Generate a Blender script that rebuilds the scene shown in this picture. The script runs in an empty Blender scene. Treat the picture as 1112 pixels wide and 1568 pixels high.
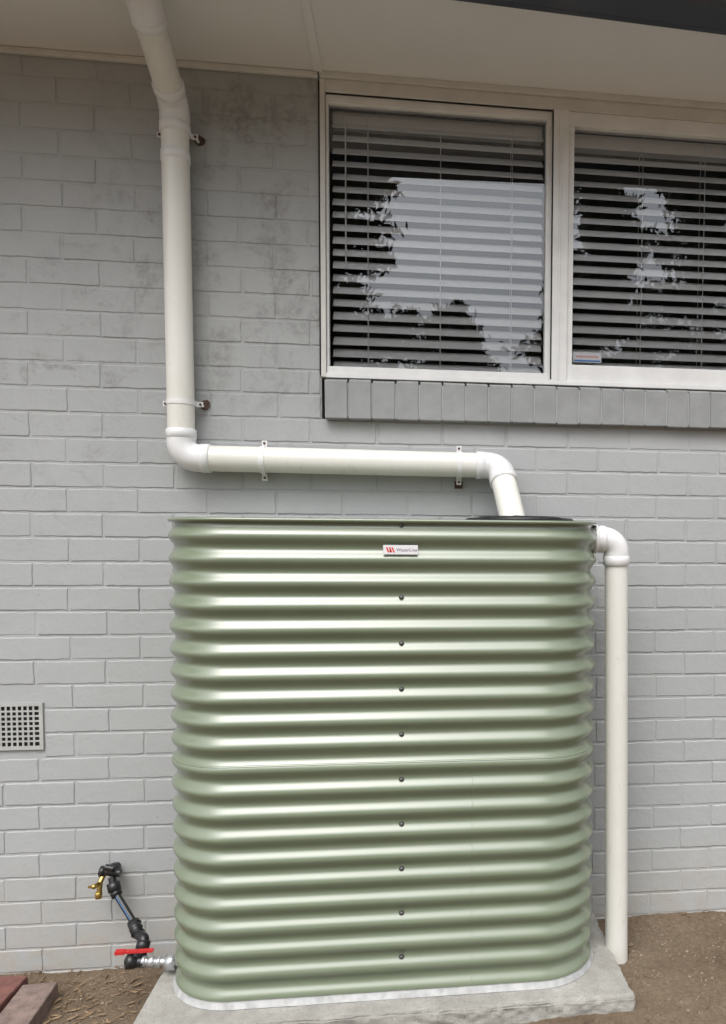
import bpy, bmesh, math, random
import numpy as np
from mathutils import Vector, Matrix, noise
random.seed(7); np.random.seed(7)
E=1.60   # eye height; world z = E + z_rel
R=math.radians
scene=bpy.context.scene
# ------------------------------------------------------------------ helpers
class NT:
    def __init__(s,name):
        s.m=bpy.data.materials.new(name); s.m.use_nodes=True
        s.t=s.m.node_tree; s.n=s.t.nodes; s.b=s.n['Principled BSDF']
        s.co=s.n.new('ShaderNodeNewGeometry').outputs['Position']
    def link(s,a,b): s.t.links.new(a,b)
    def noise(s,scale,detail=4,rough=.55,vec=None,dist=0):
        x=s.n.new('ShaderNodeTexNoise'); x.inputs['Scale'].default_value=scale
        x.inputs['Detail'].default_value=detail; x.inputs['Roughness'].default_value=rough
        x.inputs['Distortion'].default_value=dist
        s.link(vec if vec is not None else s.co,x.inputs['Vector']); return x.outputs['Fac']
    def scaled(s,sx,sy,sz):
        x=s.n.new('ShaderNodeMapping'); x.inputs['Scale'].default_value=(sx,sy,sz)
        s.link(s.co,x.inputs['Vector']); return x.outputs['Vector']
    def ramp(s,f,a,b,c0=(0,0,0),c1=(1,1,1)):
        x=s.n.new('ShaderNodeValToRGB'); e=x.color_ramp.elements
        e[0].position=a; e[1].position=b; e[0].color=(*c0,1); e[1].color=(*c1,1)
        s.link(f,x.inputs['Fac']); return x.outputs['Color']
    def mix(s,f,a,b,mode='MIX'):
        x=s.n.new('ShaderNodeMix'); x.data_type='RGBA'; x.blend_type=mode
        for k,v in ((0,f),(6,a),(7,b)):
            if isinstance(v,(int,float)): x.inputs[k].default_value=v
            elif isinstance(v,tuple): x.inputs[k].default_value=(*v,1)
            else: s.link(v,x.inputs[k])
        return x.outputs[2]
    def math(s,op,a,b=0.0,clamp=False):
        x=s.n.new('ShaderNodeMath'); x.operation=op; x.use_clamp=clamp
        for k,v in ((0,a),(1,b)):
            if isinstance(v,(int,float)): x.inputs[k].default_value=v
            else: s.link(v,x.inputs[k])
        return x.outputs[0]
    def sep(s):
        x=s.n.new('ShaderNodeSeparateXYZ'); s.link(s.co,x.inputs[0]); return x.outputs
    def tent(s,v,c,w):   # 1 at c, 0 at c+-w
        return s.math('SUBTRACT',1,s.math('ABSOLUTE',s.math('DIVIDE',s.math('SUBTRACT',v,c),w)),True)
    def col(s,c):
        if isinstance(c,tuple): s.b.inputs['Base Color'].default_value=(*c,1)
        else: s.link(c,s.b.inputs['Base Color'])
    def rough(s,v):
        if isinstance(v,(int,float)): s.b.inputs['Roughness'].default_value=v
        else: s.link(v,s.b.inputs['Roughness'])
    def bump(s,h,strength=.3,dist=.002):
        x=s.n.new('ShaderNodeBump'); x.inputs['Strength'].default_value=strength
        x.inputs['Distance'].default_value=dist; s.link(h,x.inputs['Height'])
        s.link(x.outputs[0],s.b.inputs['Normal'])
def simple(name,c,rough=.5,var=.15,scale=25,metal=0,bump=.15,bd=.001,spec=.5):
    t=NT(name); n=t.noise(scale,5)
    c2=tuple(x*(1-var) for x in c)
    t.col(t.mix(t.ramp(n,.35,.65),c2,c)); t.rough(rough)
    t.b.inputs['Metallic'].default_value=metal
    t.b.inputs['Specular IOR Level'].default_value=spec
    if bump: t.bump(t.noise(scale*8,3),bump,bd)
    return t.m
class MB:
    def __init__(s): s.v=[];s.f=[];s.mi=[];s.sm=[]
    def add(s,v,f,mi=0,sm=False):
        o=len(s.v); s.v+= [tuple(p) for p in v]
        for q in f: s.f.append(tuple(i+o for i in q)); s.mi.append(mi); s.sm.append(sm)
    def box(s,x0,x1,y0,y1,z0,z1,mi=0,rot=None,j=0):
        v=[(x,y,z) for x in (x0,x1) for y in (y0,y1) for z in (z0,z1)]
        if j: v=[tuple(c+random.uniform(-j,j) for c in p) for p in v]
        if rot:
            c=Vector(((x0+x1)/2,(y0+y1)/2,(z0+z1)/2)); v=[c+rot@(Vector(p)-c) for p in v]
        s.add(v,[(0,1,3,2),(4,6,7,5),(0,4,5,1),(2,3,7,6),(0,2,6,4),(1,5,7,3)],mi)
    def tube(s,path,r,seg=32,mi=0,cap=True,sm=True):
        P=[Vector(p) for p in path]; n=len(P)
        rr=r if isinstance(r,(list,tuple)) else [r]*n
        T=[]
        for i in range(n):
            a=P[max(i-1,0)];b=P[min(i+1,n-1)]; T.append((b-a).normalized())
        ref=Vector((0,0,1)) if abs(T[0].z)<.9 else Vector((0,1,0))
        N=(ref-T[0]*ref.dot(T[0])).normalized(); v=[]
        for i in range(n):
            N=(N-T[i]*N.dot(T[i])).normalized(); B=T[i].cross(N)
            for k in range(seg):
                a=2*math.pi*k/seg; v.append(P[i]+(N*math.cos(a)+B*math.sin(a))*rr[i])
        f=[(i*seg+k,i*seg+(k+1)%seg,(i+1)*seg+(k+1)%seg,(i+1)*seg+k) for i in range(n-1) for k in range(seg)]
        s.add(v,f,mi,sm)
        if cap:
            s.add(v[:seg],[tuple(range(seg))[::-1]],mi); s.add(v[-seg:],[tuple(range(seg))],mi)
    def collar(s,a,b,r,t=.003,mi=0,seg=32):
        a=Vector(a);b=Vector(b);d=(b-a).normalized();e=.002
        s.tube([a,a+d*e,b-d*e,b],[r,r+t,r+t,r],seg,mi)
    def sphere(s,c,r,mi=0,sc=(1,1,1),n=10):
        v=[];f=[]
        for i in range(n+1):
            th=math.pi*i/n
            for k in range(n*2):
                ph=math.pi*k/n
                v.append((c[0]+r*sc[0]*math.sin(th)*math.cos(ph),c[1]+r*sc[1]*math.sin(th)*math.sin(ph),c[2]+r*sc[2]*math.cos(th)))
        for i in range(n):
            for k in range(2*n):
                f.append((i*2*n+k,(i+1)*2*n+k,(i+1)*2*n+(k+1)%(2*n),i*2*n+(k+1)%(2*n)))
        s.add(v,f,mi,True)
    def obj(s,name,mats,parent=None,bevel=0):
        me=bpy.data.meshes.new(name); me.from_pydata(s.v,[],s.f)
        me.polygons.foreach_set('material_index',s.mi); me.polygons.foreach_set('use_smooth',s.sm)
        for m in (mats if isinstance(mats,list) else [mats]): me.materials.append(m)
        me.update(); o=bpy.data.objects.new(name,me); scene.collection.objects.link(o)
        if parent: o.parent=parent
        if bevel:
            b=o.modifiers.new('bevel','BEVEL'); b.width=bevel; b.segments=2; b.limit_method='ANGLE'; b.angle_limit=R(40)
        return o
def empty(name):
    o=bpy.data.objects.new(name,None); scene.collection.objects.link(o); return o
def fillet(pts,rad,n=10):
    P=[Vector(p) for p in pts]; out=[P[0]]
    for i in range(1,len(P)-1):
        a=(P[i-1]-P[i]).normalized(); b=(P[i+1]-P[i]).normalized()
        ang=a.angle(b); d=rad/math.tan(ang/2)
        p0=P[i]+a*d; p1=P[i]+b*d; c=P[i]+(a+b).normalized()*rad/math.sin(ang/2)
        u=(p0-c);w=(p1-c); tot=u.angle(w)
        for k in range(n+1):
            t=k/n; out.append(c+(u*math.sin((1-t)*tot)+w*math.sin(t*tot))/math.sin(tot))
    out.append(P[-1]); return out
def Z(z): return E+z
# ------------------------------------------------------------------ materials
def brickpaint(name,extra=1.0):
    t=NT(name); xyz=t.sep()
    n1=t.noise(1.3,4); n2=t.noise(14,6,.65); n3=t.noise(90,4)
    base=t.mix(t.ramp(n1,.35,.68),(.362*extra,.376*extra,.378*extra),(.405*extra,.418*extra,.418*extra))
    base=t.mix(t.math('MULTIPLY',t.ramp(n2,.52,.75),.28),base,(.32,.325,.32))
    mx=t.tent(xyz[0],-.60,.62); mz=t.tent(xyz[2],Z(1.10),.95)
    g1=t.noise(7.0,9,.66,dist=.5,vec=t.scaled(1,1,.8)); g2=t.noise(38,7,.75)
    gm=t.math('MULTIPLY',t.ramp(g1,.48,.62),t.math('MULTIPLY',t.math('MULTIPLY',mx,mz),2.2,True))
    gm=t.math('MULTIPLY',gm,t.math('ADD',t.math('MULTIPLY',t.ramp(g2,.40,.58),.85),.15),True)
    base=t.mix(t.math('MULTIPLY',gm,.75,True),base,(.185,.187,.175))
    base=t.mix(t.math('MULTIPLY',t.math('MULTIPLY',mx,mz),.30,True),base,(.28,.285,.275))
    mz2=t.math('MULTIPLY',t.tent(xyz[2],Z(.60),.85),t.tent(xyz[0],-1.30,.85))
    sc=t.noise(8.5,10,.70,dist=.6,vec=t.scaled(.8,1,1.1))
    base=t.mix(t.math('MULTIPLY',t.math('MULTIPLY',t.ramp(sc,.53,.64),t.ramp(g2,.38,.62)),t.math('MULTIPLY',mz2,.85,True)),base,(.20,.20,.19))
    sp=t.noise(55,3,.5); base=t.mix(t.math('MULTIPLY',t.ramp(sp,.70,.76),.5),base,(.20,.19,.18))
    ft=t.math('SUBTRACT',1,t.math('DIVIDE',t.math('SUBTRACT',xyz[2],Z(-1.58)),.40),True)
    base=t.mix(t.math('MULTIPLY',ft,t.ramp(n2,.35,.7)),base,(.39,.35,.30))
    t.col(base); t.rough(.60); t.b.inputs['Specular IOR Level'].default_value=.35
    h=t.math('ADD',t.math('MULTIPLY',n3,.35),t.noise(28,5,.6)); t.bump(h,.6,.0035)
    return t.m
M_brick=brickpaint('painted_brick'); M_mortar=brickpaint('painted_mortar',1.0)
t=NT('sill_brick'); t.col(t.mix(t.ramp(t.noise(12,6),.35,.7),(.25,.258,.258),(.305,.314,.314))); t.rough(.6)
t.bump(t.noise(45,5),.5,.003); M_sill=t.m
M_cream=simple('cream_paint',(.63,.625,.59),.45,.14,6,bump=.2,bd=.001)
M_white=simple('white_window_paint',(.75,.755,.745),.4,.12,9,bump=.25,bd=.0008)
M_soffit=simple('soffit_paint',(.74,.74,.715),.6,.05,2.0,bump=.12,bd=.001)
M_gut=simple('slate_gutter',(.045,.052,.065),.35,.15,4,bump=0)
M_roof=simple('roof_sheet',(.06,.065,.07),.5,.15,4,bump=0)
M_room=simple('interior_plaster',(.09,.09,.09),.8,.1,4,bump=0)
M_slat=simple('blind_slat',(.92,.925,.93),.35,.02,4,bump=0)
M_cord=simple('blind_cord',(.8,.8,.8),.7,.03,40,bump=0)
t=NT('pvc'); n=t.noise(3,6,.6); d=t.noise(35,7,.75,vec=t.scaled(1,1,.35))
c=t.mix(t.ramp(n,.3,.7),(.67,.66,.60),(.73,.725,.685))
c=t.mix(t.math('MULTIPLY',t.ramp(d,.58,.74),.38),c,(.38,.34,.28)); t.col(c); t.rough(.33); M_pvc=t.m
M_fit=simple('pvc_fitting',(.73,.735,.735),.28,.05,12,bump=0)
M_clip=simple('saddle_clip',(.78,.78,.77),.4,.1,30,bump=0)
M_rust=simple('rusty_tab',(.10,.05,.04),.7,.4,80)
M_dark=simple('near_black',(.012,.012,.012),.9,.1,10,bump=0)
t=NT('tank_green'); n=t.noise(2.2,4); d=t.noise(40,8,.8,vec=t.scaled(1,1,.25))
c=t.mix(t.ramp(n,.3,.7),(.152,.186,.122),(.172,.206,.138))
c=t.mix(t.math('MULTIPLY',t.ramp(d,.64,.80),.30),c,(.38,.385,.35)); t.col(c)
t.rough(.30); t.b.inputs['Specular IOR Level'].default_value=.65
t.b.inputs['Coat Weight'].default_value=.6; t.b.inputs['Coat Roughness'].default_value=.17
t.bump(t.noise(7,3,.5,vec=t.scaled(1,1,3)),.12,.004); M_tank=t.m
M_skirt=simple('zinc_skirt',(.46,.465,.46),.5,.3,30)
M_blk=simple('black_plastic',(.014,.014,.016),.38,.2,30,bump=0)
M_blue=simple('blue_stripe',(.02,.10,.25),.4,.1,30,bump=0)
M_steel=simple('metal_bolt',(.13,.13,.125),.35,.2,60,metal=.6,bump=0)
M_zinc=simple('galvanised_fitting',(.55,.56,.57),.32,.2,60,metal=.7,bump=0)
M_brass=simple('brass',(.60,.42,.13),.3,.2,60,metal=.9,bump=0)
M_red=simple('red_plastic',(.50,.03,.03),.4,.1,60,bump=0)
M_lab=simple('label_white',(.70,.69,.71),.4,.03,60,bump=0)
M_lred=simple('label_red',(.62,.05,.03),.4,.03,60,bump=0)
M_lgry=simple('label_grey',(.16,.14,.18),.5,.03,60,bump=0)
t=NT('concrete'); n=t.noise(9,8,.7); n2=t.noise(120,5,.7)
c=t.mix(t.ramp(n,.3,.72),(.25,.242,.218),(.41,.40,.37))
c=t.mix(t.math('MULTIPLY',t.ramp(n2,.54,.68),.6),c,(.19,.17,.145)); t.col(c); t.rough(.85)
t.bump(t.math('ADD',n2,n),.8,.005); M_conc=t.m
t=NT('dirt'); n=t.noise(3.2,8,.68); n2=t.noise(60,6,.75); n3=t.noise(240,3,.6)
c=t.mix(t.ramp(n,.3,.7),(.155,.108,.070),(.26,.20,.14))
c=t.mix(t.ramp(n2,.33,.60),t.mix(.45,c,(.06,.042,.03)),c)
c=t.mix(t.math('MULTIPLY',t.ramp(n3,.60,.72),.5),c,(.36,.31,.245)); t.col(c); t.rough(.95)
t.b.inputs['Specular IOR Level'].default_value=.15
t.bump(t.math('ADD',n2,t.math('MULTIPLY',n3,.5)),.9,.010); M_dirt=t.m
M_stone=simple('stone',(.29,.24,.18),.85,.5,30)
M_leaf=simple('dry_leaf',(.28,.19,.11),.8,.5,18,bump=0)
M_twig=simple('twig',(.12,.085,.06),.9,.3,40)
M_pavR=simple('red_paver',(.20,.085,.07),.85,.35,30,bump=.8,bd=.003)
M_pavP=simple('weathered_paver',(.24,.175,.15),.85,.4,25,bump=.8,bd=.003)
M_bark=simple('bark',(.09,.07,.05),.9,.4,6,bump=.6,bd=.02)
t=NT('foliage'); oi=t.noise(.9,3); t.col(t.mix(t.ramp(oi,.35,.65),(.030,.045,.018),(.070,.095,.042))); t.rough(.6); M_fol=t.m
t=NT('window_glass'); t.n.remove(t.b)
tr=t.n.new('ShaderNodeBsdfTransparent'); tr.inputs[0].default_value=(1,1,1,1)
gl=t.n.new('ShaderNodeBsdfGlossy'); gl.inputs['Roughness'].default_value=0.0; gl.inputs[0].default_value=(.94,.97,1,1)
fr=t.n.new('ShaderNodeFresnel'); fr.inputs['IOR'].default_value=1.5
mx_=t.n.new('ShaderNodeMixShader'); t.link(t.math('MULTIPLY',fr.outputs[0],2.7,True),mx_.inputs[0])
t.link(tr.outputs[0],mx_.inputs[1]); t.link(gl.outputs[0],mx_.inputs[2])
t.link(mx_.outputs[0],t.n['Material Output'].inputs[0]); M_glass=t.m

# ------------------------------------------------------------------ house
house=empty('brick_house')
OX0,OX1,OZ0,OZ1=-.331,1.56,.438,1.665
X0,X1=-4.0,5.0; ZB=-1.80
m=MB(); y0,y1=.0022,.11
m.box(X0,OX0,y0,y1,Z(ZB),Z(1.70)); m.box(OX0,OX1,y0,y1,Z(ZB),Z(.44)); m.box(OX1,X1,y0,y1,Z(ZB),Z(1.70))
m.box(X0,X1,5.9,6.0,Z(ZB),Z(1.70)); m.box(X0,X0+.1,.11,5.9,Z(ZB),Z(1.70)); m.box(X1-.1,X1,.11,5.9,Z(ZB),Z(1.70))
m.obj('wall_backing',M_mortar,house)
m=MB(); PX,PZ=.241,.0882; JW=.0065
def brick(xa,xb,za,zb):
    if xb-xa<.02: return
    nx=max(2,int((xb-xa)/.022)); nz=4
    tip=random.uniform(-.0007,.0010); tilt=random.uniform(-.0009,.0009)
    per=[]
    for i in range(nx): per.append((xa+(xb-xa)*i/nx,za))
    for i in range(nz): per.append((xb,za+(zb-za)*i/nz))
    for i in range(nx): per.append((xb-(xb-xa)*i/nx,zb))
    for i in range(nz): per.append((xa,zb-(zb-za)*i/nz))
    per=[(x+random.uniform(-.0015,.0015),z+random.uniform(-.0014,.0014)) for x,z in per]
    cx,cz=(xa+xb)/2,(za+zb)/2; hx,hz=(xb-xa)/2,(zb-za)/2; c=random.uniform(.0028,.0042)
    n=len(per); v=[]
    def py(x,z,k): return k+tip+tilt*(x-cx)/hx
    for x,z in per: v.append((x,.0032,z))
    for x,z in per: v.append((cx+(x-cx)*(1-c*.35/hx),py(x,z,.0006),cz+(z-cz)*(1-c*.35/hz)))
    for x,z in per: v.append((cx+(x-cx)*(1-c/hx),py(x,z,-.0006),cz+(z-cz)*(1-c/hz)))
    f=[(i,(i+1)%n,n+(i+1)%n,n+i) for i in range(n)]+[(n+i,n+(i+1)%n,2*n+(i+1)%n,2*n+i) for i in range(n)]
    f.append(tuple(range(2*n,3*n))); m.add(v,f)
VX0,VX1,VZ0,VZ1=-1.545,-1.316,-.765,-.594
r0=int(math.floor((ZB-OZ0)/PZ))
for r in range(r0,15):
    za=OZ0+r*PZ+JW/2; zb=OZ0+(r+1)*PZ-JW/2
    if zb>1.672: zb=1.672
    if zb-za<.01: continue
    off=-.612+(0 if r%2 else PX/2)+random.uniform(-.006,.006)
    k0=int(math.floor((X0-off)/PX))
    for k in range(k0,k0+40):
        xa=off+k*PX+JW/2+random.uniform(-.002,.002); xb=off+(k+1)*PX-JW/2+random.uniform(-.002,.002)
        xa=max(xa,X0); xb=min(xb,X1)
        if xb<=xa: continue
        spans=[(xa,xb)]
        if za>=OZ0-.01: spans=[(a,min(b,OX0-.004)) for a,b in spans if a<OX0-.02]+[(max(a,OX1+.004),b) for a,b in spans if b>OX1+.02]
        if zb>VZ0+.02 and za<VZ1-.02:
            spans=[(a,min(b,VX0-.004)) for a,b in spans if a<VX0-.02]+[(max(a,VX1+.004),b) for a,b in spans if b>VX1+.02]
        for a,b in spans: brick(a,b,Z(za+random.uniform(-.0007,.0007)),Z(zb+random.uniform(-.0007,.0007)))
m.obj('brick_courses',M_brick,house)
# sill soldier bricks
m=MB(); x=-.316
while x<OX1-.02:
    xb=x+.086-.006; j=lambda:random.uniform(-.0015,.0015)
    yf=-.038+j(); z0,z1=Z(.438)+j(),Z(.574)+j()
    v=[(x,yf,z0),(xb,yf,z0),(xb,yf,z1),(x,yf,z1),(x,.02,z0),(xb,.02,z0),(xb,.02,z1+.018),(x,.02,z1+.018)]
    v=[tuple(c+random.uniform(-.0008,.0008) for c in p) for p in v]
    m.add(v,[(0,1,2,3),(5,4,7,6),(0,4,5,1),(3,2,6,7),(0,3,7,4),(1,5,6,2)])
    x+=.086
m.box(-.314,OX1-.01,-.033,.05,Z(.442),Z(.568),1)
m.box(-.318,OX1,.021,.11,Z(.441),Z(.598),1)
m.obj('window_sill',[M_sill,M_mortar],house,bevel=.003)
# window frame
m=MB()
m.box(-.331,-.313,-.012,.09,Z(.590),Z(1.647),0)
m.box(-.331,1.56,-.022,.09,Z(1.6475),Z(1.668),0)
m.box(-.313,1.53,-.010,.09,Z(1.603),Z(1.647),0)
m.box(-.313,1.53,-.014,.09,Z(.588),Z(.606),1)
m.box(.521,.582,-.012,.09,Z(.606),Z(1.603),1)
m.box(.546,.553,-.016,-.0121,Z(.606),Z(1.603),1)
m.box(1.53,1.56,-.012,.09,Z(.590),Z(1.647),1)
m.box(-.312,.520,.004,.04,Z(1.572),Z(1.6025),1); m.box(-.312,.520,-.002,.04,Z(.6065),Z(.632),1)
m.box(-.312,-.303,.003,.04,Z(.632),Z(1.572),1); m.box(.499,.520,.001,.04,Z(.632),Z(1.572),1)
m.box(.583,1.529,-.004,.04,Z(1.552),Z(1.6025),1); m.box(.583,1.529,-.006,.04,Z(.6065),Z(.668),1)
m.box(.583,.604,-.003,.04,Z(.668),Z(1.552),1); m.box(1.505,1.529,-.003,.04,Z(.668),Z(1.552),1)
m.obj('window_frame',[M_cream,M_white],house,bevel=.0025)
m=MB()
m.box(-.310,.518,-.004,.0035,Z(1.6005),Z(1.6045),0); m.box(-.302,.498,.0405,.045,Z(1.568),Z(1.575),0)
m.box(-.337,-.3315,-.006,.003,Z(.60),Z(1.64),0)
m.box(-.310,.518,-.0065,-.0035,Z(.6045),Z(.607),0); m.box(.5195,.5225,-.0125,-.002,Z(.61),Z(1.60),0)
m.obj('window_seals',M_dark,house)
m=MB()
for a,b,c,d in ((-.303,.499,.632,1.572),(.604,1.505,.668,1.552)):
    m.add([(a,.022,Z(c)),(b,.022,Z(c)),(b,.022,Z(d)),(a,.022,Z(d))],[(0,1,2,3)])
m.obj('window_glass',M_glass,house)
# venetian blinds
m=MB(); tl=R(44); w=.054
for a,b,zb_,zt in ((-.294,.494,.640,1.562),(.610,1.50,.672,1.545)):
    z=zb_+.012; k=0
    m.box(a,b,.075,.115,Z(zt-.03),Z(zt+.02),0)
    while z<zt-.03:
        yc=.066; sg=5; pts=[]
        jt=random.uniform(-.03,.03); sag=random.uniform(-.0018,.0018)
        for i in range(sg+1):
            s_=(i/sg-.5)*w; cu=.003*(1-(2*i/sg-1)**2)
            pts.append((yc+s_*math.cos(tl+jt)-cu*math.sin(tl),z+s_*math.sin(tl+jt)+cu*math.cos(tl)))
        v=[];
        for (yy,zz) in pts: v+=[(a,yy,Z(zz)+sag),(b,yy,Z(zz)-sag)]
        n=len(v)
        for (yy,zz) in pts: v+=[(a,yy+.001,Z(zz)-.002+sag),(b,yy+.001,Z(zz)-.002-sag)]
        f=[(2*i,2*i+1,2*i+3,2*i+2) for i in range(sg)]+[(n+2*i,n+2*i+2,n+2*i+3,n+2*i+1) for i in range(sg)]
        f+=[(0,n,n+1,1),(2*sg,2*sg+1,n+2*sg+1,n+2*sg)]
        m.add(v,f,0,False); z+=.0462
    m.box(a,b,.046,.086,Z(zb_-.012),Z(zb_-.002),0)
for xc in (-.165,.105,.375,.885,1.135,1.38):
    for yy in (.043,.092): m.tube([(xc,yy,Z(.64)),(xc,yy,Z(1.55))],.0013,6,1)
m.tube([(-.245,.042,Z(1.0)),(-.245,.042,Z(1.55))],.003,6,1)
m.obj('venetian_blinds',[M_slat,M_cord],house)
m=MB(); m.box(.612,.724,.0195,.0212,Z(.684),Z(.722),0); m.box(.616,.720,.0188,.0194,Z(.687),Z(.693),1)
for i in range(9): m.box(.625+i*.010,.632+i*.010,.0188,.0194,Z(.703),Z(.709),2)
m.obj('warning_sticker',[simple('sticker_face',(.36,.37,.39),.5,.1,60,bump=0),M_blue,simple('sticker_red',(.40,.14,.12),.5,.1,60,bump=0)],house)
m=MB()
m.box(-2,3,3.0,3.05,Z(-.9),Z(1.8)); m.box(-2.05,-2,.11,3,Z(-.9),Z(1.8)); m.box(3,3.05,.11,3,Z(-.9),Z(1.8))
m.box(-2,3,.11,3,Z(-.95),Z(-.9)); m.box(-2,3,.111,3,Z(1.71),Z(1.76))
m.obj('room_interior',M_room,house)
# soffit, fascia, gutter, roof  (eave edge is slightly out of parallel with the wall)
def shear(o):
    for v in o.data.vertices:
        if v.co.y<-.44: v.co.y+=.045*(v.co.x-.585)
SZ=1.668
m=MB()
m.box(X0-.5,-.335,-.455,.11,Z(SZ),Z(SZ+.008),0); m.box(-.331,X1+.5,-.455,.11,Z(SZ),Z(SZ+.008),0)
m.box(-.348,-.318,-.452,-.022,Z(SZ-.007),Z(SZ-.0005),0)
shear(m.obj('soffit_lining',M_soffit,house,bevel=.001))
m=MB(); m.box(X0,-.336,-.018,-.002,Z(SZ-.022),Z(SZ-.001),0); m.obj('soffit_bead',M_cream,house,bevel=.004)
m=MB(); m.box(X0-.5,X1+.5,-.475,-.456,Z(1.632),Z(1.80),0)
prof=[(-.476,1.80),(-.476,1.634),(-.482,1.628),(-.575,1.628),(-.590,1.640),(-.592,1.735),(-.600,1.742),(-.600,1.752),(-.588,1.752),(-.586,1.64),(-.478,1.636)]
v=[(X0-.5,y,Z(z)) for y,z in prof]+[(X1+.5,y,Z(z)) for y,z in prof]; n=len(prof)
m.add(v,[(i,i+1,n+i+1,n+i) for i in range(n-1)],0); shear(m.obj('gutter',M_gut,house))
m=MB(); m.add([(X0-.5,-.55,Z(1.77)),(X1+.5,-.55,Z(1.77)),(X1+.5,3,Z(2.9)),(X0-.5,3,Z(2.9)),(X1+.5,6.6,Z(1.77)),(X0-.5,6.6,Z(1.77))],[(0,1,2,3),(3,2,4,5)])
m.add([(X0,-.4,Z(1.7)),(X0,6.4,Z(1.7)),(X0,3,Z(2.88))],[(0,1,2)]);m.add([(X1,-.4,Z(1.7)),(X1,6.4,Z(1.7)),(X1,3,Z(2.88))],[(0,1,2)])
shear(m.obj('roof',M_roof,house))
# vent
m=MB(); yv=-.0065
m.box(VX0+.002,VX1-.002,.0002,.0014,Z(VZ0+.002),Z(VZ1-.002),1)  # near-black sheet behind the bars, painted in place of a shaded recess
fw=.013
m.box(VX0,VX1,yv,.0,Z(VZ0),Z(VZ0+fw),0); m.box(VX0,VX1,yv,.0,Z(VZ1-fw),Z(VZ1),0)
m.box(VX0,VX0+fw,yv+.0002,.0,Z(VZ0+fw),Z(VZ1-fw),0); m.box(VX1-fw,VX1,yv+.0002,.0,Z(VZ0+fw),Z(VZ1-fw),0)
nc,nr=11,8; px_=(VX1-VX0-2*fw)/nc; pz_=(VZ1-VZ0-2*fw)/nr
for i in range(1,nc): xx=VX0+fw+i*px_; m.box(xx-.0032,xx+.0032,yv+.001,-.0042,Z(VZ0+fw),Z(VZ1-fw),0)
for i in range(1,nr): zz=VZ0+fw+i*pz_; m.box(VX0+fw,VX1-fw,yv+.0015,-.0037,Z(zz-.0032),Z(zz+.0032),0)
m.obj('air_vent',[simple('vent_paint',(.44,.45,.43),.6,.15,20),M_dark],house)

# ------------------------------------------------------------------ downpipe
dp=empty('downpipe'); r=.0455; YP=-.062
def P(*a): return Vector(a)
top=[P(-.800,-.40,Z(1.605)),P(-.814,YP,Z(1.480)),P(-.808,YP,Z(.281)),P(.323,YP,Z(.274)),P(.352,-.245,Z(.055))]
m=MB(); m.tube(fillet(top,.055,12),r,40,0); m.obj('pipe',M_pvc,dp)
m=MB()
def along(i,j,d): a,b=top[i],top[j]; return a+(b-a).normalized()*d
def elbow(i,ext,rad=.056,t=.0035):
    a=along(i,i-1,ext); b=along(i,i+1,ext)
    pp=fillet([a,top[i],b],rad,12); m.tube(pp,r+t,40,0)
    m.collar(along(i,i-1,ext-.028),along(i,i-1,ext+.004),r+t-.001,.003); m.collar(along(i,i+1,ext-.028),along(i,i+1,ext+.004),r+t-.001,.003)
elbow(1,.085); elbow(2,.095); elbow(3,.085)
m.collar(along(1,2,.150),along(1,2,.185),r,.003)
m.collar(along(2,1,.19),along(2,1,.20),r,.002)
m.tube(fillet([along(0,1,.05),top[0],top[0]+P(0,-.03,.09)],.04,8),r+.004,40,0)
m.collar(along(0,1,.045),along(0,1,.075),r+.003,.003)
m.obj('fittings',M_fit,dp)
m=MB()
def clipV(z,xc,bad):
    z=Z(z); m.tube([(xc,YP,z-.009),(xc,YP,z+.009)],r+.0022,40,0)
    for s_ in (-1,1):
        a,b=sorted((xc+s_*.046,xc+s_*.068)); m.box(a,b,-.036,-.032,z-.009,z+.009,0)
        m.box(*(sorted((xc+s_*.045,xc+s_*.048))),YP,-.032,z-.009,z+.009,0)
        m.tube([(xc+s_*.060,-.040,z),(xc+s_*.060,-.034,z)],.0045,10,1); m.tube([(xc+s_*.060,-.032,z),(xc+s_*.060,.0,z)],.005,10,0)
    if bad:
        v=[(xc+.044+random.uniform(0,.004)+.020*(1+math.cos(q)),-.004,z+.004+.018*math.sin(q)*random.uniform(.8,1.2)) for q in [k*6.283/11 for k in range(11)]]
        m.add(v,[tuple(range(11))],1)
def clipH(x,zc,bad):
    zc=Z(zc); m.tube([(x-.009,YP,zc),(x+.009,YP,zc)],r+.0022,40,0)
    for s_ in (-1,1):
        a,b=sorted((zc+s_*.046,zc+s_*.072)); m.box(x-.009,x+.009,-.036,-.032,a,b,0)
        m.box(x-.009,x+.009,YP,-.032,*(sorted((zc+s_*.045,zc+s_*.048))),0)
        m.tube([(x,-.040,zc+s_*.062),(x,-.034,zc+s_*.062)],.0045,10,1); m.tube([(x,-.032,zc+s_*.062),(x,.0,zc+s_*.062)],.005,10,0)
    if bad: m.box(x-.014,x+.016,-.006,-.0015,zc-.084,zc-.056,1)
clipV(1.398,-.8135,True); clipV(.473,-.809,True); clipH(-.530,.279,False); clipH(.172,.275,True)
m.obj('saddle_clips',[M_clip,M_rust],dp)

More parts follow.
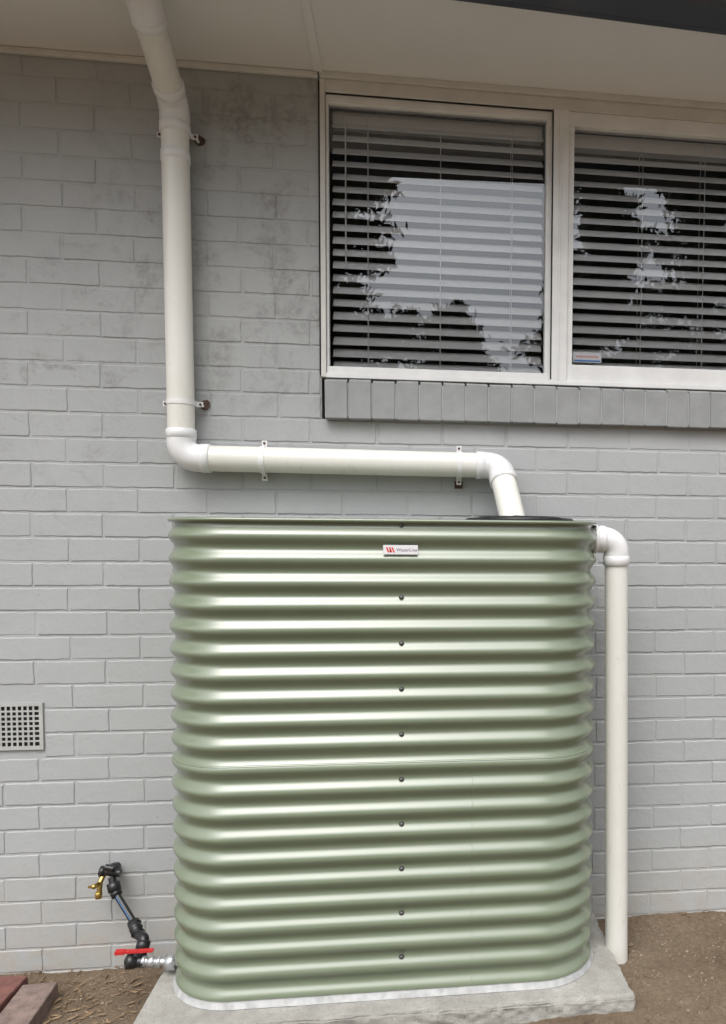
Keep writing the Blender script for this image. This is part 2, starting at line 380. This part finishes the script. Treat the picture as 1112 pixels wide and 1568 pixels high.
# ------------------------------------------------------------------ tank
tank=empty('water_tank')
XL,XR,YC=-.571,.421,-.262; R0=.207; PITCH=.0728; ZC0=.006; A=.0088
def ring_pts(rad,na=36,ns=24):
    out=[]
    for i in range(ns): t_=i/ns; out.append((XL+(XR-XL)*t_,YC-rad))
    for i in range(na+1):
        a=-math.pi/2+math.pi*i/na; out.append((XR+rad*math.cos(a),YC+rad*math.sin(a)))
    for i in range(1,ns): t_=i/ns; out.append((XR-(XR-XL)*t_,YC+rad))
    for i in range(na):
        a=math.pi/2+math.pi*i/na; out.append((XL+rad*math.cos(a),YC+rad*math.sin(a)))
    return out
def sweep(m,prof,mi=0,sm=True):
    n=None; v=[]
    for rad,z in prof:
        rp=ring_pts(rad); n=len(rp); v+=[(p[0],p[1],Z(z)) for p in rp]
    f=[(i*n+k,i*n+(k+1)%n,(i+1)*n+(k+1)%n,(i+1)*n+k) for i in range(len(prof)-1) for k in range(n)]
    m.add(v,f,mi,sm); return n
def rad_at(z):
    ph=(z-ZC0)/PITCH*2*math.pi; return R0+A*math.cos(ph)
m=MB()
ztop,zbot,zmid=.050,-1.452,-.7075
prof=[]; N=360
for i in range(N+1):
    z=zbot+(ztop-zbot)*i/N; prof.append((rad_at(z),z))
sweep(m,prof)
lap=[(rad_at(z)+o_,z) for z,o_ in ((zmid-.0032,.0001),(zmid-.0024,.0013),(zmid-.0008,.0016),(zmid+.0010,.0012),(zmid+.0022,.0002))]
sweep(m,lap)
rim=[(rad_at(ztop)+.001,ztop)]+[(R0+.004+.0060*math.cos(a),.056+.0060*math.sin(a)) for a in [R(x) for x in range(-120,181,25)]]+[(R0-.006,.046)]
sweep(m,rim)
rp=ring_pts(R0-.005); m.add([(p[0],p[1],Z(.047)) for p in rp],[tuple(range(len(rp)))],0)
xs=.190; v=[]
zz=np.linspace(-1.448,-.72,260)
for z in zz:
    for dx,dy in ((-.0015,.0006),(0,-.0005),(.0012,-.0005),(.008,.0006)): v.append((xs+dx,YC-rad_at(z)+dy,Z(z)))
m.add(v,[(4*i+k,4*i+k+1,4*i+k+5,4*i+k+4) for i in range(len(zz)-1) for k in range(3)],0,True)
m.obj('corrugated_shell',M_tank,tank)
m=MB(); sweep(m,[(R0+.003,-1.448),(R0+.006,-1.456),(R0+.013,-1.470),(R0+.016,-1.4755)],0,True)
m.obj('base_skirt',M_skirt,tank)
m=MB(); lc=(.370,-.252)
for ra,rb,z0,z1 in ((.188,.188,.048,.066),(.190,.184,.066,.073),(.15,.14,.073,.079)):
    m.tube([(lc[0],lc[1],Z(z0)),(lc[0],lc[1],Z(z1))],[ra,rb],56,0)
m.obj('inlet_strainer_lid',M_blk,tank)
m=MB(); xr=-.034
for i in range(10):
    z=.044 if i==0 else (ZC0+.0275-PITCH*(2*i+1))
    yy=YC-rad_at(z); m.tube([(xr,yy+.003,Z(z)),(xr,yy-.0030,Z(z)+.0010)],.0085,14,0); m.sphere((xr,yy-.0035,Z(z)+.001),.0065,0,n=6)
m.obj('bolts',M_steel,tank)
# label
m=MB(); yl=YC-R0-A-.0015; lx0,lx1,lz0,lz1=-.090,.017,Z(-.048),Z(-.019)
m.box(lx0,lx1,yl-.0008,yl+.0012,lz0,lz1,0)
def chev(x0,mi):
    v=[(x0,yl-.0012,lz1-.007),(x0+.005,yl-.0012,lz1-.007),(x0+.011,yl-.0012,lz0+.006),(x0+.006,yl-.0012,lz0+.006)]
    m.add(v,[(3,2,1,0)],mi)
chev(lx0+.008,1); chev(lx0+.017,1); chev(lx0+.025,1)
m.add([(lx0+.019,yl-.0012,lz0+.006),(lx0+.024,yl-.0012,lz0+.006),(lx0+.022,yl-.0012,lz1-.009)],[(0,1,2)],1)
m.obj('label',[M_lab,M_lred],tank)
cu=bpy.data.curves.new('label_text','FONT'); cu.body='WaterLine'; cu.size=.0150; cu.materials.append(M_lgry)
o=bpy.data.objects.new('label_text',cu); scene.collection.objects.link(o); o.parent=tank
o.location=(lx0+.040,yl-.0013,lz0+.009); o.rotation_euler=(R(90),0,0)

# ------------------------------------------------------------------ overflow pipe
ov=empty('overflow_pipe'); r2=.0405
m=MB(); A0=P(.59,-.272,Z(.004)); A1=P(.712,-.272,Z(.002)); A2=P(.742,-.252,Z(-1.56))
m.tube([A1+(A2-A1)*.03,A2],r2,36,0); m.obj('pipe',M_pvc,ov)
m=MB(); d=(A2-A1).normalized()
m.tube(fillet([A0,A1,A1+d*.085],.048,12),r2+.004,36,0)
m.collar((.626,-.272,Z(.004)),(.643,-.272,Z(.0035)),r2+.003,.007); m.collar((.650,-.272,Z(.004)),(.670,-.272,Z(.003)),r2+.003,.004)
m.collar(A1+d*.055,A1+d*.090,r2+.003,.003)
m.obj('elbow',M_fit,ov)

# ------------------------------------------------------------------ garden tap assembly
tap=empty('garden_tap')
m=MB() # 0 black 1 blue 2 zinc 3 brass 4 red
w0=P(-1.075,.0,Z(-1.205)); w1=P(-1.078,-.055,Z(-1.205))
m.tube([w0,w1],.013,20,0); m.collar(P(-1.076,-.020,Z(-1.205)),P(-1.077,-.05,Z(-1.205)),.017,.004)
m.tube([P(-1.115,-.055,Z(-1.200)),P(-1.045,-.055,Z(-1.210))],.014,20,0); m.collar(P(-1.115,-.055,Z(-1.20)),P(-1.095,-.055,Z(-1.203)),.014,.005)
m.tube([P(-1.06,-.075,Z(-1.185)),P(-1.088,-.075,Z(-1.178))],.012,16,0)
m.tube(fillet([P(-1.10,-.055,Z(-1.210)),P(-1.106,-.075,Z(-1.232)),P(-1.108,-.085,Z(-1.280))],.012,5),.009,18,3)
m.collar(P(-1.108,-.085,Z(-1.262)),P(-1.108,-.085,Z(-1.286)),.009,.003,3); m.tube([P(-1.106,-.075,Z(-1.235)),P(-1.112,-.110,Z(-1.230))],.007,14,3)
m.box(-1.130,-1.100,-.116,-.110,Z(-1.234),Z(-1.226),3); m.sphere((-1.112,-.112,Z(-1.230)),.009,3)
a=P(-1.072,-.06,Z(-1.222)); b=P(-1.055,-.078,Z(-1.268)); c=P(-.965,-.150,Z(-1.352)); e=P(-.935,-.19,Z(-1.385))
m.tube([a,b],.013,20,0); m.collar(a+(b-a)*.35,b,.017,.005); m.collar(b,b+(c-b)*.13,.013,.006)
m.tube([b,c],.0115,20,0)
off=P(0,-.0118,.001); m.tube([b+off+(c-b)*.12,c+off],.0022,8,1); off=P(.009,-.0085,.0); m.tube([b+off+(c-b)*.12,c+off],.0018,8,1)
m.collar(c-(c-b)*.08,c+(e-c)*.75,.014,.006)
for q in (.0,.3,.6): m.collar(c+(e-c)*q,c+(e-c)*(q+.1),.018,.004)
m.tube(fillet([c+(e-c)*.7,P(-.912,-.21,Z(-1.375)),P(-.915,-.235,Z(-1.43))],.015,6),.017,20,0)
m.collar(P(-.912,-.213,Z(-1.380)),P(-.914,-.228,Z(-1.405)),.016,.006)
m.tube(fillet([P(-.915,-.235,Z(-1.40)),P(-.938,-.25,Z(-1.432)),P(-.900,-.25,Z(-1.436))],.012,6),.018,20,0)
m.sphere((-.938,-.25,Z(-1.430)),.026,0); m.collar(P(-.955,-.262,Z(-1.425)),P(-.93,-.25,Z(-1.432)),.018,.006)
m.tube([P(-.915,-.25,Z(-1.433)),P(-.76,-.262,Z(-1.438))],.0135,20,2)
m.collar(P(-.908,-.25,Z(-1.433)),P(-.893,-.25,Z(-1.434)),.015,.005,2,6); m.sphere((-.875,-.253,Z(-1.435)),.019,2)
m.collar(P(-.860,-.253,Z(-1.436)),P(-.842,-.256,Z(-1.437)),.015,.005,2,6); m.collar(P(-.828,-.257,Z(-1.437)),P(-.792,-.26,Z(-1.438)),.018,.008,2,24)
m.tube([P(-.875,-.253,Z(-1.42)),P(-.875,-.255,Z(-1.395))],.006,12,2)
m.box(-.985,-.868,-.262,-.246,Z(-1.398),Z(-1.391),4); m.box(-.990,-.960,-.264,-.244,Z(-1.400),Z(-1.389),4)
m.obj('tap_and_hose',[M_blk,M_blue,M_zinc,M_brass,M_red],tap)

# ------------------------------------------------------------------ slab
bx=(-.845,.715,-.565,-.004,-1.60,-1.477)
me=bpy.data.meshes.new('concrete_slab'); o=bpy.data.objects.new('concrete_slab',me); scene.collection.objects.link(o)
bm=bmesh.new(); bmesh.ops.create_cube(bm,size=1)
for v in bm.verts: v.co=Vector((bx[1] if v.co.x>0 else bx[0],bx[3] if v.co.y>0 else bx[2],Z(bx[5] if v.co.z>0 else bx[4])))
bmesh.ops.bevel(bm,geom=[e_ for e_ in bm.edges],offset=.006,segments=2,affect='EDGES')
bmesh.ops.subdivide_edges(bm,edges=[e_ for e_ in bm.edges if e_.calc_length()>.1],cuts=70,use_grid_fill=True)
for v in bm.verts:
    p=v.co.copy(); n_=noise.noise(p*14)*.004+noise.noise(p*45)*.003
    edge=min(abs(p.y-bx[2]),abs(p.x-bx[1]),abs(p.x-bx[0]))
    if p.z>Z(bx[5]-.0025): v.co.z+=min(0,n_)*.6-(.010*max(0,noise.noise(p*22)) if edge<.025 else 0)
    if abs(p.y-bx[2])<.012: v.co.y+=n_*2
    if abs(p.x-bx[1])<.012: v.co.x+=n_*2
bm.to_mesh(me); bm.free(); me.materials.append(M_conc)

# ------------------------------------------------------------------ pavers
m=MB(); m.box(-1.338,-1.222,-.430,-.130,Z(-1.62),Z(-1.556),0,rot=Matrix.Rotation(.05,3,'Z'),j=.002); m.obj('brick_paver',M_pavP,bevel=.005)
m=MB(); m.box(-1.480,-1.350,-.350,-.085,Z(-1.62),Z(-1.548),0,rot=Matrix.Rotation(-.03,3,'Z'),j=.002); m.obj('brick_paver',M_pavR,bevel=.005)

# ------------------------------------------------------------------ ground
def ss(a,b,x): t_=min(1,max(0,(x-a)/(b-a))); return t_*t_*(3-2*t_)
def gh(x,y):
    h=-1.605+.088*ss(-.7,.75,x)
    if y<-.5: h=h+(-1.533-h)*ss(.5,1.0,-y)*ss(-1.3,-.4,x)
    near=1 if (abs(x)<3 and -4<y<.2) else 0
    n_=noise.noise(Vector((x*2.1,y*2.1,0)))*.010+noise.noise(Vector((x*9,y*9,3)))*.007
    if near: n_+=noise.noise(Vector((x*30,y*30,7)))*.0042+noise.noise(Vector((x*75,y*75,9)))*.002
    wall=.012*ss(.10,0,-y)*(1 if y>-.2 else 0)
    return h+n_+wall
xs_=np.concatenate([[-150,-60,-25,-10,-6,-4],np.arange(-3,3.001,.016),[4,6,10,25,60,150]])
ys_=np.concatenate([[-200,-80,-35,-18,-10,-6],np.arange(-4,-1.2,.1),np.arange(-1.2,.02,.014),[.3,6,12,40,120]])
V=[(float(x),float(y),Z(gh(float(x),float(y)))) for y in ys_ for x in xs_]; nx=len(xs_)
F=[(j*nx+i,j*nx+i+1,(j+1)*nx+i+1,(j+1)*nx+i) for j in range(len(ys_)-1) for i in range(nx-1)]
m=MB(); m.add(V,F,0,True); m.obj('ground',M_dirt)
def freexy(lo=-1.8):
    while True:
        x=random.uniform(lo,1.7); y=-abs(random.gauss(0,.45))
        if y<-1.3: continue
        if -.87<x<.74 and y>-.60: continue
        if -1.5<x<-1.2 and -.45<y<-.07: continue
        return x,y
m=MB()
for i in range(4600):
    x,y=freexy(); s_=random.choice([.0013,.0015,.002,.0025,.003,.005])*random.uniform(.7,1.3); z=Z(gh(x,y))
    v=[];
    for d_ in ((1,0,0),(0,1,0),(-1,0,0),(0,-1,0),(0,0,.8),(0,0,-.8)):
        v.append((x+d_[0]*s_*random.uniform(.6,1.3),y+d_[1]*s_*random.uniform(.6,1.3),z+d_[2]*s_*random.uniform(.6,1.2)))
    m.add(v,[(0,1,4),(1,2,4),(2,3,4),(3,0,4),(1,0,5),(2,1,5),(3,2,5),(0,3,5)],0)
m.obj('gravel',M_stone)
m=MB()
for i in range(400):
    x,y=freexy()
    if x>-.8 and random.random()<.75: x,y=random.uniform(-1.25,-.87),random.uniform(-.5,-.02)
    L=random.uniform(.010,.038); W=L*random.uniform(.12,.35); a=random.uniform(0,6.28); z=Z(gh(x,y))+.004+random.uniform(0,.004)
    ca,sa=math.cos(a),math.sin(a); v=[]
    for p,q,h in ((-1,0,.1),(-.3,1,.0),(.5,.8,.15),(1,0,.3),(.4,-.9,.1),(-.4,-.8,.05)):
        v.append((x+ca*p*L/2-sa*q*W/2,y+sa*p*L/2+ca*q*W/2,z+h*.012*random.uniform(0,1.5)))
    m.add(v,[(0,1,2,3),(0,3,4,5)],0)
for i in range(60):
    x,y=freexy(); a=random.uniform(0,6.28); L=random.uniform(.02,.07); z=Z(gh(x,y))+.004
    m.tube([(x,y,z),(x+math.cos(a)*L*.5,y+math.sin(a)*L*.5,z+.004),(x+math.cos(a+.3)*L,min(-.004,y+math.sin(a+.3)*L),z)],[.0012,.001,.0006],5,1)
m.obj('leaf_litter',[M_leaf,M_twig])

# ------------------------------------------------------------------ trees in the yard (seen in the window reflection)
def tree(name,x,y,H,crown,base,nl,leaf,seed,conic=.5):
    rg=random.Random(seed); par=empty(name); g=Z(-1.55)
    m=MB(); lean=rg.uniform(-.3,.3)
    tp=[(x+lean*t_*t_+.08*math.sin(t_*7),y,g-.1+H*.93*t_) for t_ in np.linspace(0,1,12)]
    m.tube(tp,[.02*H*(1-.93*t_)+.015 for t_ in np.linspace(0,1,12)],10,0)
    tips=[]
    for i in range(46):
        t_=base+(1-base)*(i+.5)/46*.97; k_=t_*11; i0=min(10,int(k_)); p=Vector(tp[i0]).lerp(Vector(tp[i0+1]),k_-i0)
        rad=crown*((1-t_)/(1-base))**conic*rg.uniform(.45,1.15)+.15
        a=rg.uniform(0,6.28); d_=Vector((math.cos(a),math.sin(a),rg.uniform(-.1,.45))).normalized()
        e_=p+d_*rad; mid=p.lerp(e_,.5)+Vector((0,0,.06*rad))
        m.tube([p,mid,e_],[.012*H*(1-t_)*.5+.012,.012,.004],6,0)
        for q in (.25,.4,.55,.7,.85,1.0): tips.append((p.lerp(e_,q)+Vector((rg.gauss(0,.12),rg.gauss(0,.12),rg.gauss(0,.12))),.10+.16*rad*rg.uniform(.5,1.2)))
    m.obj('trunk_and_limbs',M_bark,par)
    m=MB(); V=[];F=[]
    for i in range(nl):
        c_,s_=rg.choice(tips); q=Vector((rg.gauss(0,1),rg.gauss(0,1),rg.gauss(0,.6)))*s_*.75; c2=c_+q
        u=Vector((rg.gauss(0,1),rg.gauss(0,1),rg.gauss(-.3,1))).normalized(); w_=u.orthogonal().normalized(); L=leaf*rg.uniform(.5,1.3)
        o_=len(V); V+= [c2-u*L,c2+w_*L*.35,c2+u*L,c2-w_*L*.35]; F.append((o_,o_+1,o_+2,o_+3))
    m.add(V,F,0); m.obj('foliage',M_fol,par)
tree('gum_tree',-1.7,-15,12.0,2.3,.20,26000,.13,1,.40)
tree('gum_tree',0.8,-17,8.4,2.6,.30,15000,.12,2,.9)
tree('gum_tree',4.5,-15,12.0,1.9,.20,22000,.13,3,.50)
tree('gum_tree',7.6,-15.5,12.5,2.9,.20,26000,.13,4,.4)
tree('gum_tree',-6.5,-17,10.5,2.4,.25,6000,.13,5,.5)

# ------------------------------------------------------------------ world / sun  (overcast)
w=bpy.data.worlds.new('World'); scene.world=w; w.use_nodes=True; nt=w.node_tree
bg=nt.nodes['Background']; sky=nt.nodes.new('ShaderNodeTexSky'); sky.sky_type='NISHITA'; sky.sun_disc=False
sky.sun_elevation=R(58); sky.sun_rotation=R(200); sky.dust_density=4.0; sky.air_density=1.0
hs=nt.nodes.new('ShaderNodeHueSaturation'); hs.inputs['Saturation'].default_value=.22; hs.inputs['Value'].default_value=1.0
nt.links.new(sky.outputs[0],hs.inputs['Color'])
tc=nt.nodes.new('ShaderNodeTexCoord'); sx=nt.nodes.new('ShaderNodeSeparateXYZ'); nt.links.new(tc.outputs['Generated'],sx.inputs[0])
mr=nt.nodes.new('ShaderNodeMapRange'); mr.inputs[1].default_value=0; mr.inputs[2].default_value=1; mr.inputs[3].default_value=1.72; mr.inputs[4].default_value=2.75
nt.links.new(sx.outputs[2],mr.inputs[0])
nz=nt.nodes.new('ShaderNodeTexNoise'); nz.inputs['Scale'].default_value=2.5; nz.inputs['Detail'].default_value=4; nt.links.new(tc.outputs['Generated'],nz.inputs['Vector'])
mr2=nt.nodes.new('ShaderNodeMapRange'); mr2.inputs[1].default_value=.3; mr2.inputs[2].default_value=.7; mr2.inputs[3].default_value=.85; mr2.inputs[4].default_value=1.15; nt.links.new(nz.outputs['Fac'],mr2.inputs[0])
mu=nt.nodes.new('ShaderNodeMath'); mu.operation='MULTIPLY'; nt.links.new(mr.outputs[0],mu.inputs[0]); nt.links.new(mr2.outputs[0],mu.inputs[1])
vm=nt.nodes.new('ShaderNodeVectorMath'); vm.operation='SCALE'; nt.links.new(hs.outputs[0],vm.inputs[0]); nt.links.new(mu.outputs[0],vm.inputs['Scale'])
nt.links.new(vm.outputs[0],bg.inputs[0]); bg.inputs[1].default_value=.125
sd=bpy.data.lights.new('sun','SUN'); sd.energy=.8; sd.angle=R(45); sd.color=(1,.98,.95)
so=bpy.data.objects.new('sun',sd); scene.collection.objects.link(so)
az=R(200); el=R(58); dv=Vector((math.sin(az)*math.cos(el),math.cos(az)*math.cos(el),math.sin(el)))
so.rotation_euler=dv.to_track_quat('Z','Y').to_euler(); so.location=dv*20
# ------------------------------------------------------------------ camera
yaw,pit,rol=R(6.973),R(2.988),R(.397)
fw_=Vector((math.sin(yaw)*math.cos(pit),math.cos(yaw)*math.cos(pit),-math.sin(pit))); rt=Vector((math.cos(yaw),-math.sin(yaw),0)); up=rt.cross(fw_)
r_=rt*math.cos(rol)+up*math.sin(rol); u_=-rt*math.sin(rol)+up*math.cos(rol)
cd=bpy.data.cameras.new('camera'); co=bpy.data.objects.new('camera',cd); scene.collection.objects.link(co)
M=Matrix(((r_.x,u_.x,-fw_.x,0),(r_.y,u_.y,-fw_.y,-2.8088),(r_.z,u_.z,-fw_.z,E),(0,0,0,1))); co.matrix_world=M
cd.sensor_width=36; cd.lens=1132/1568*36; cd.shift_x=-(769.8-556)/1568; cd.shift_y=(885.4-784)/1568; cd.clip_start=.05; cd.clip_end=600
scene.camera=co
scene.view_settings.view_transform='Standard'; scene.view_settings.look='None'; scene.view_settings.exposure=0
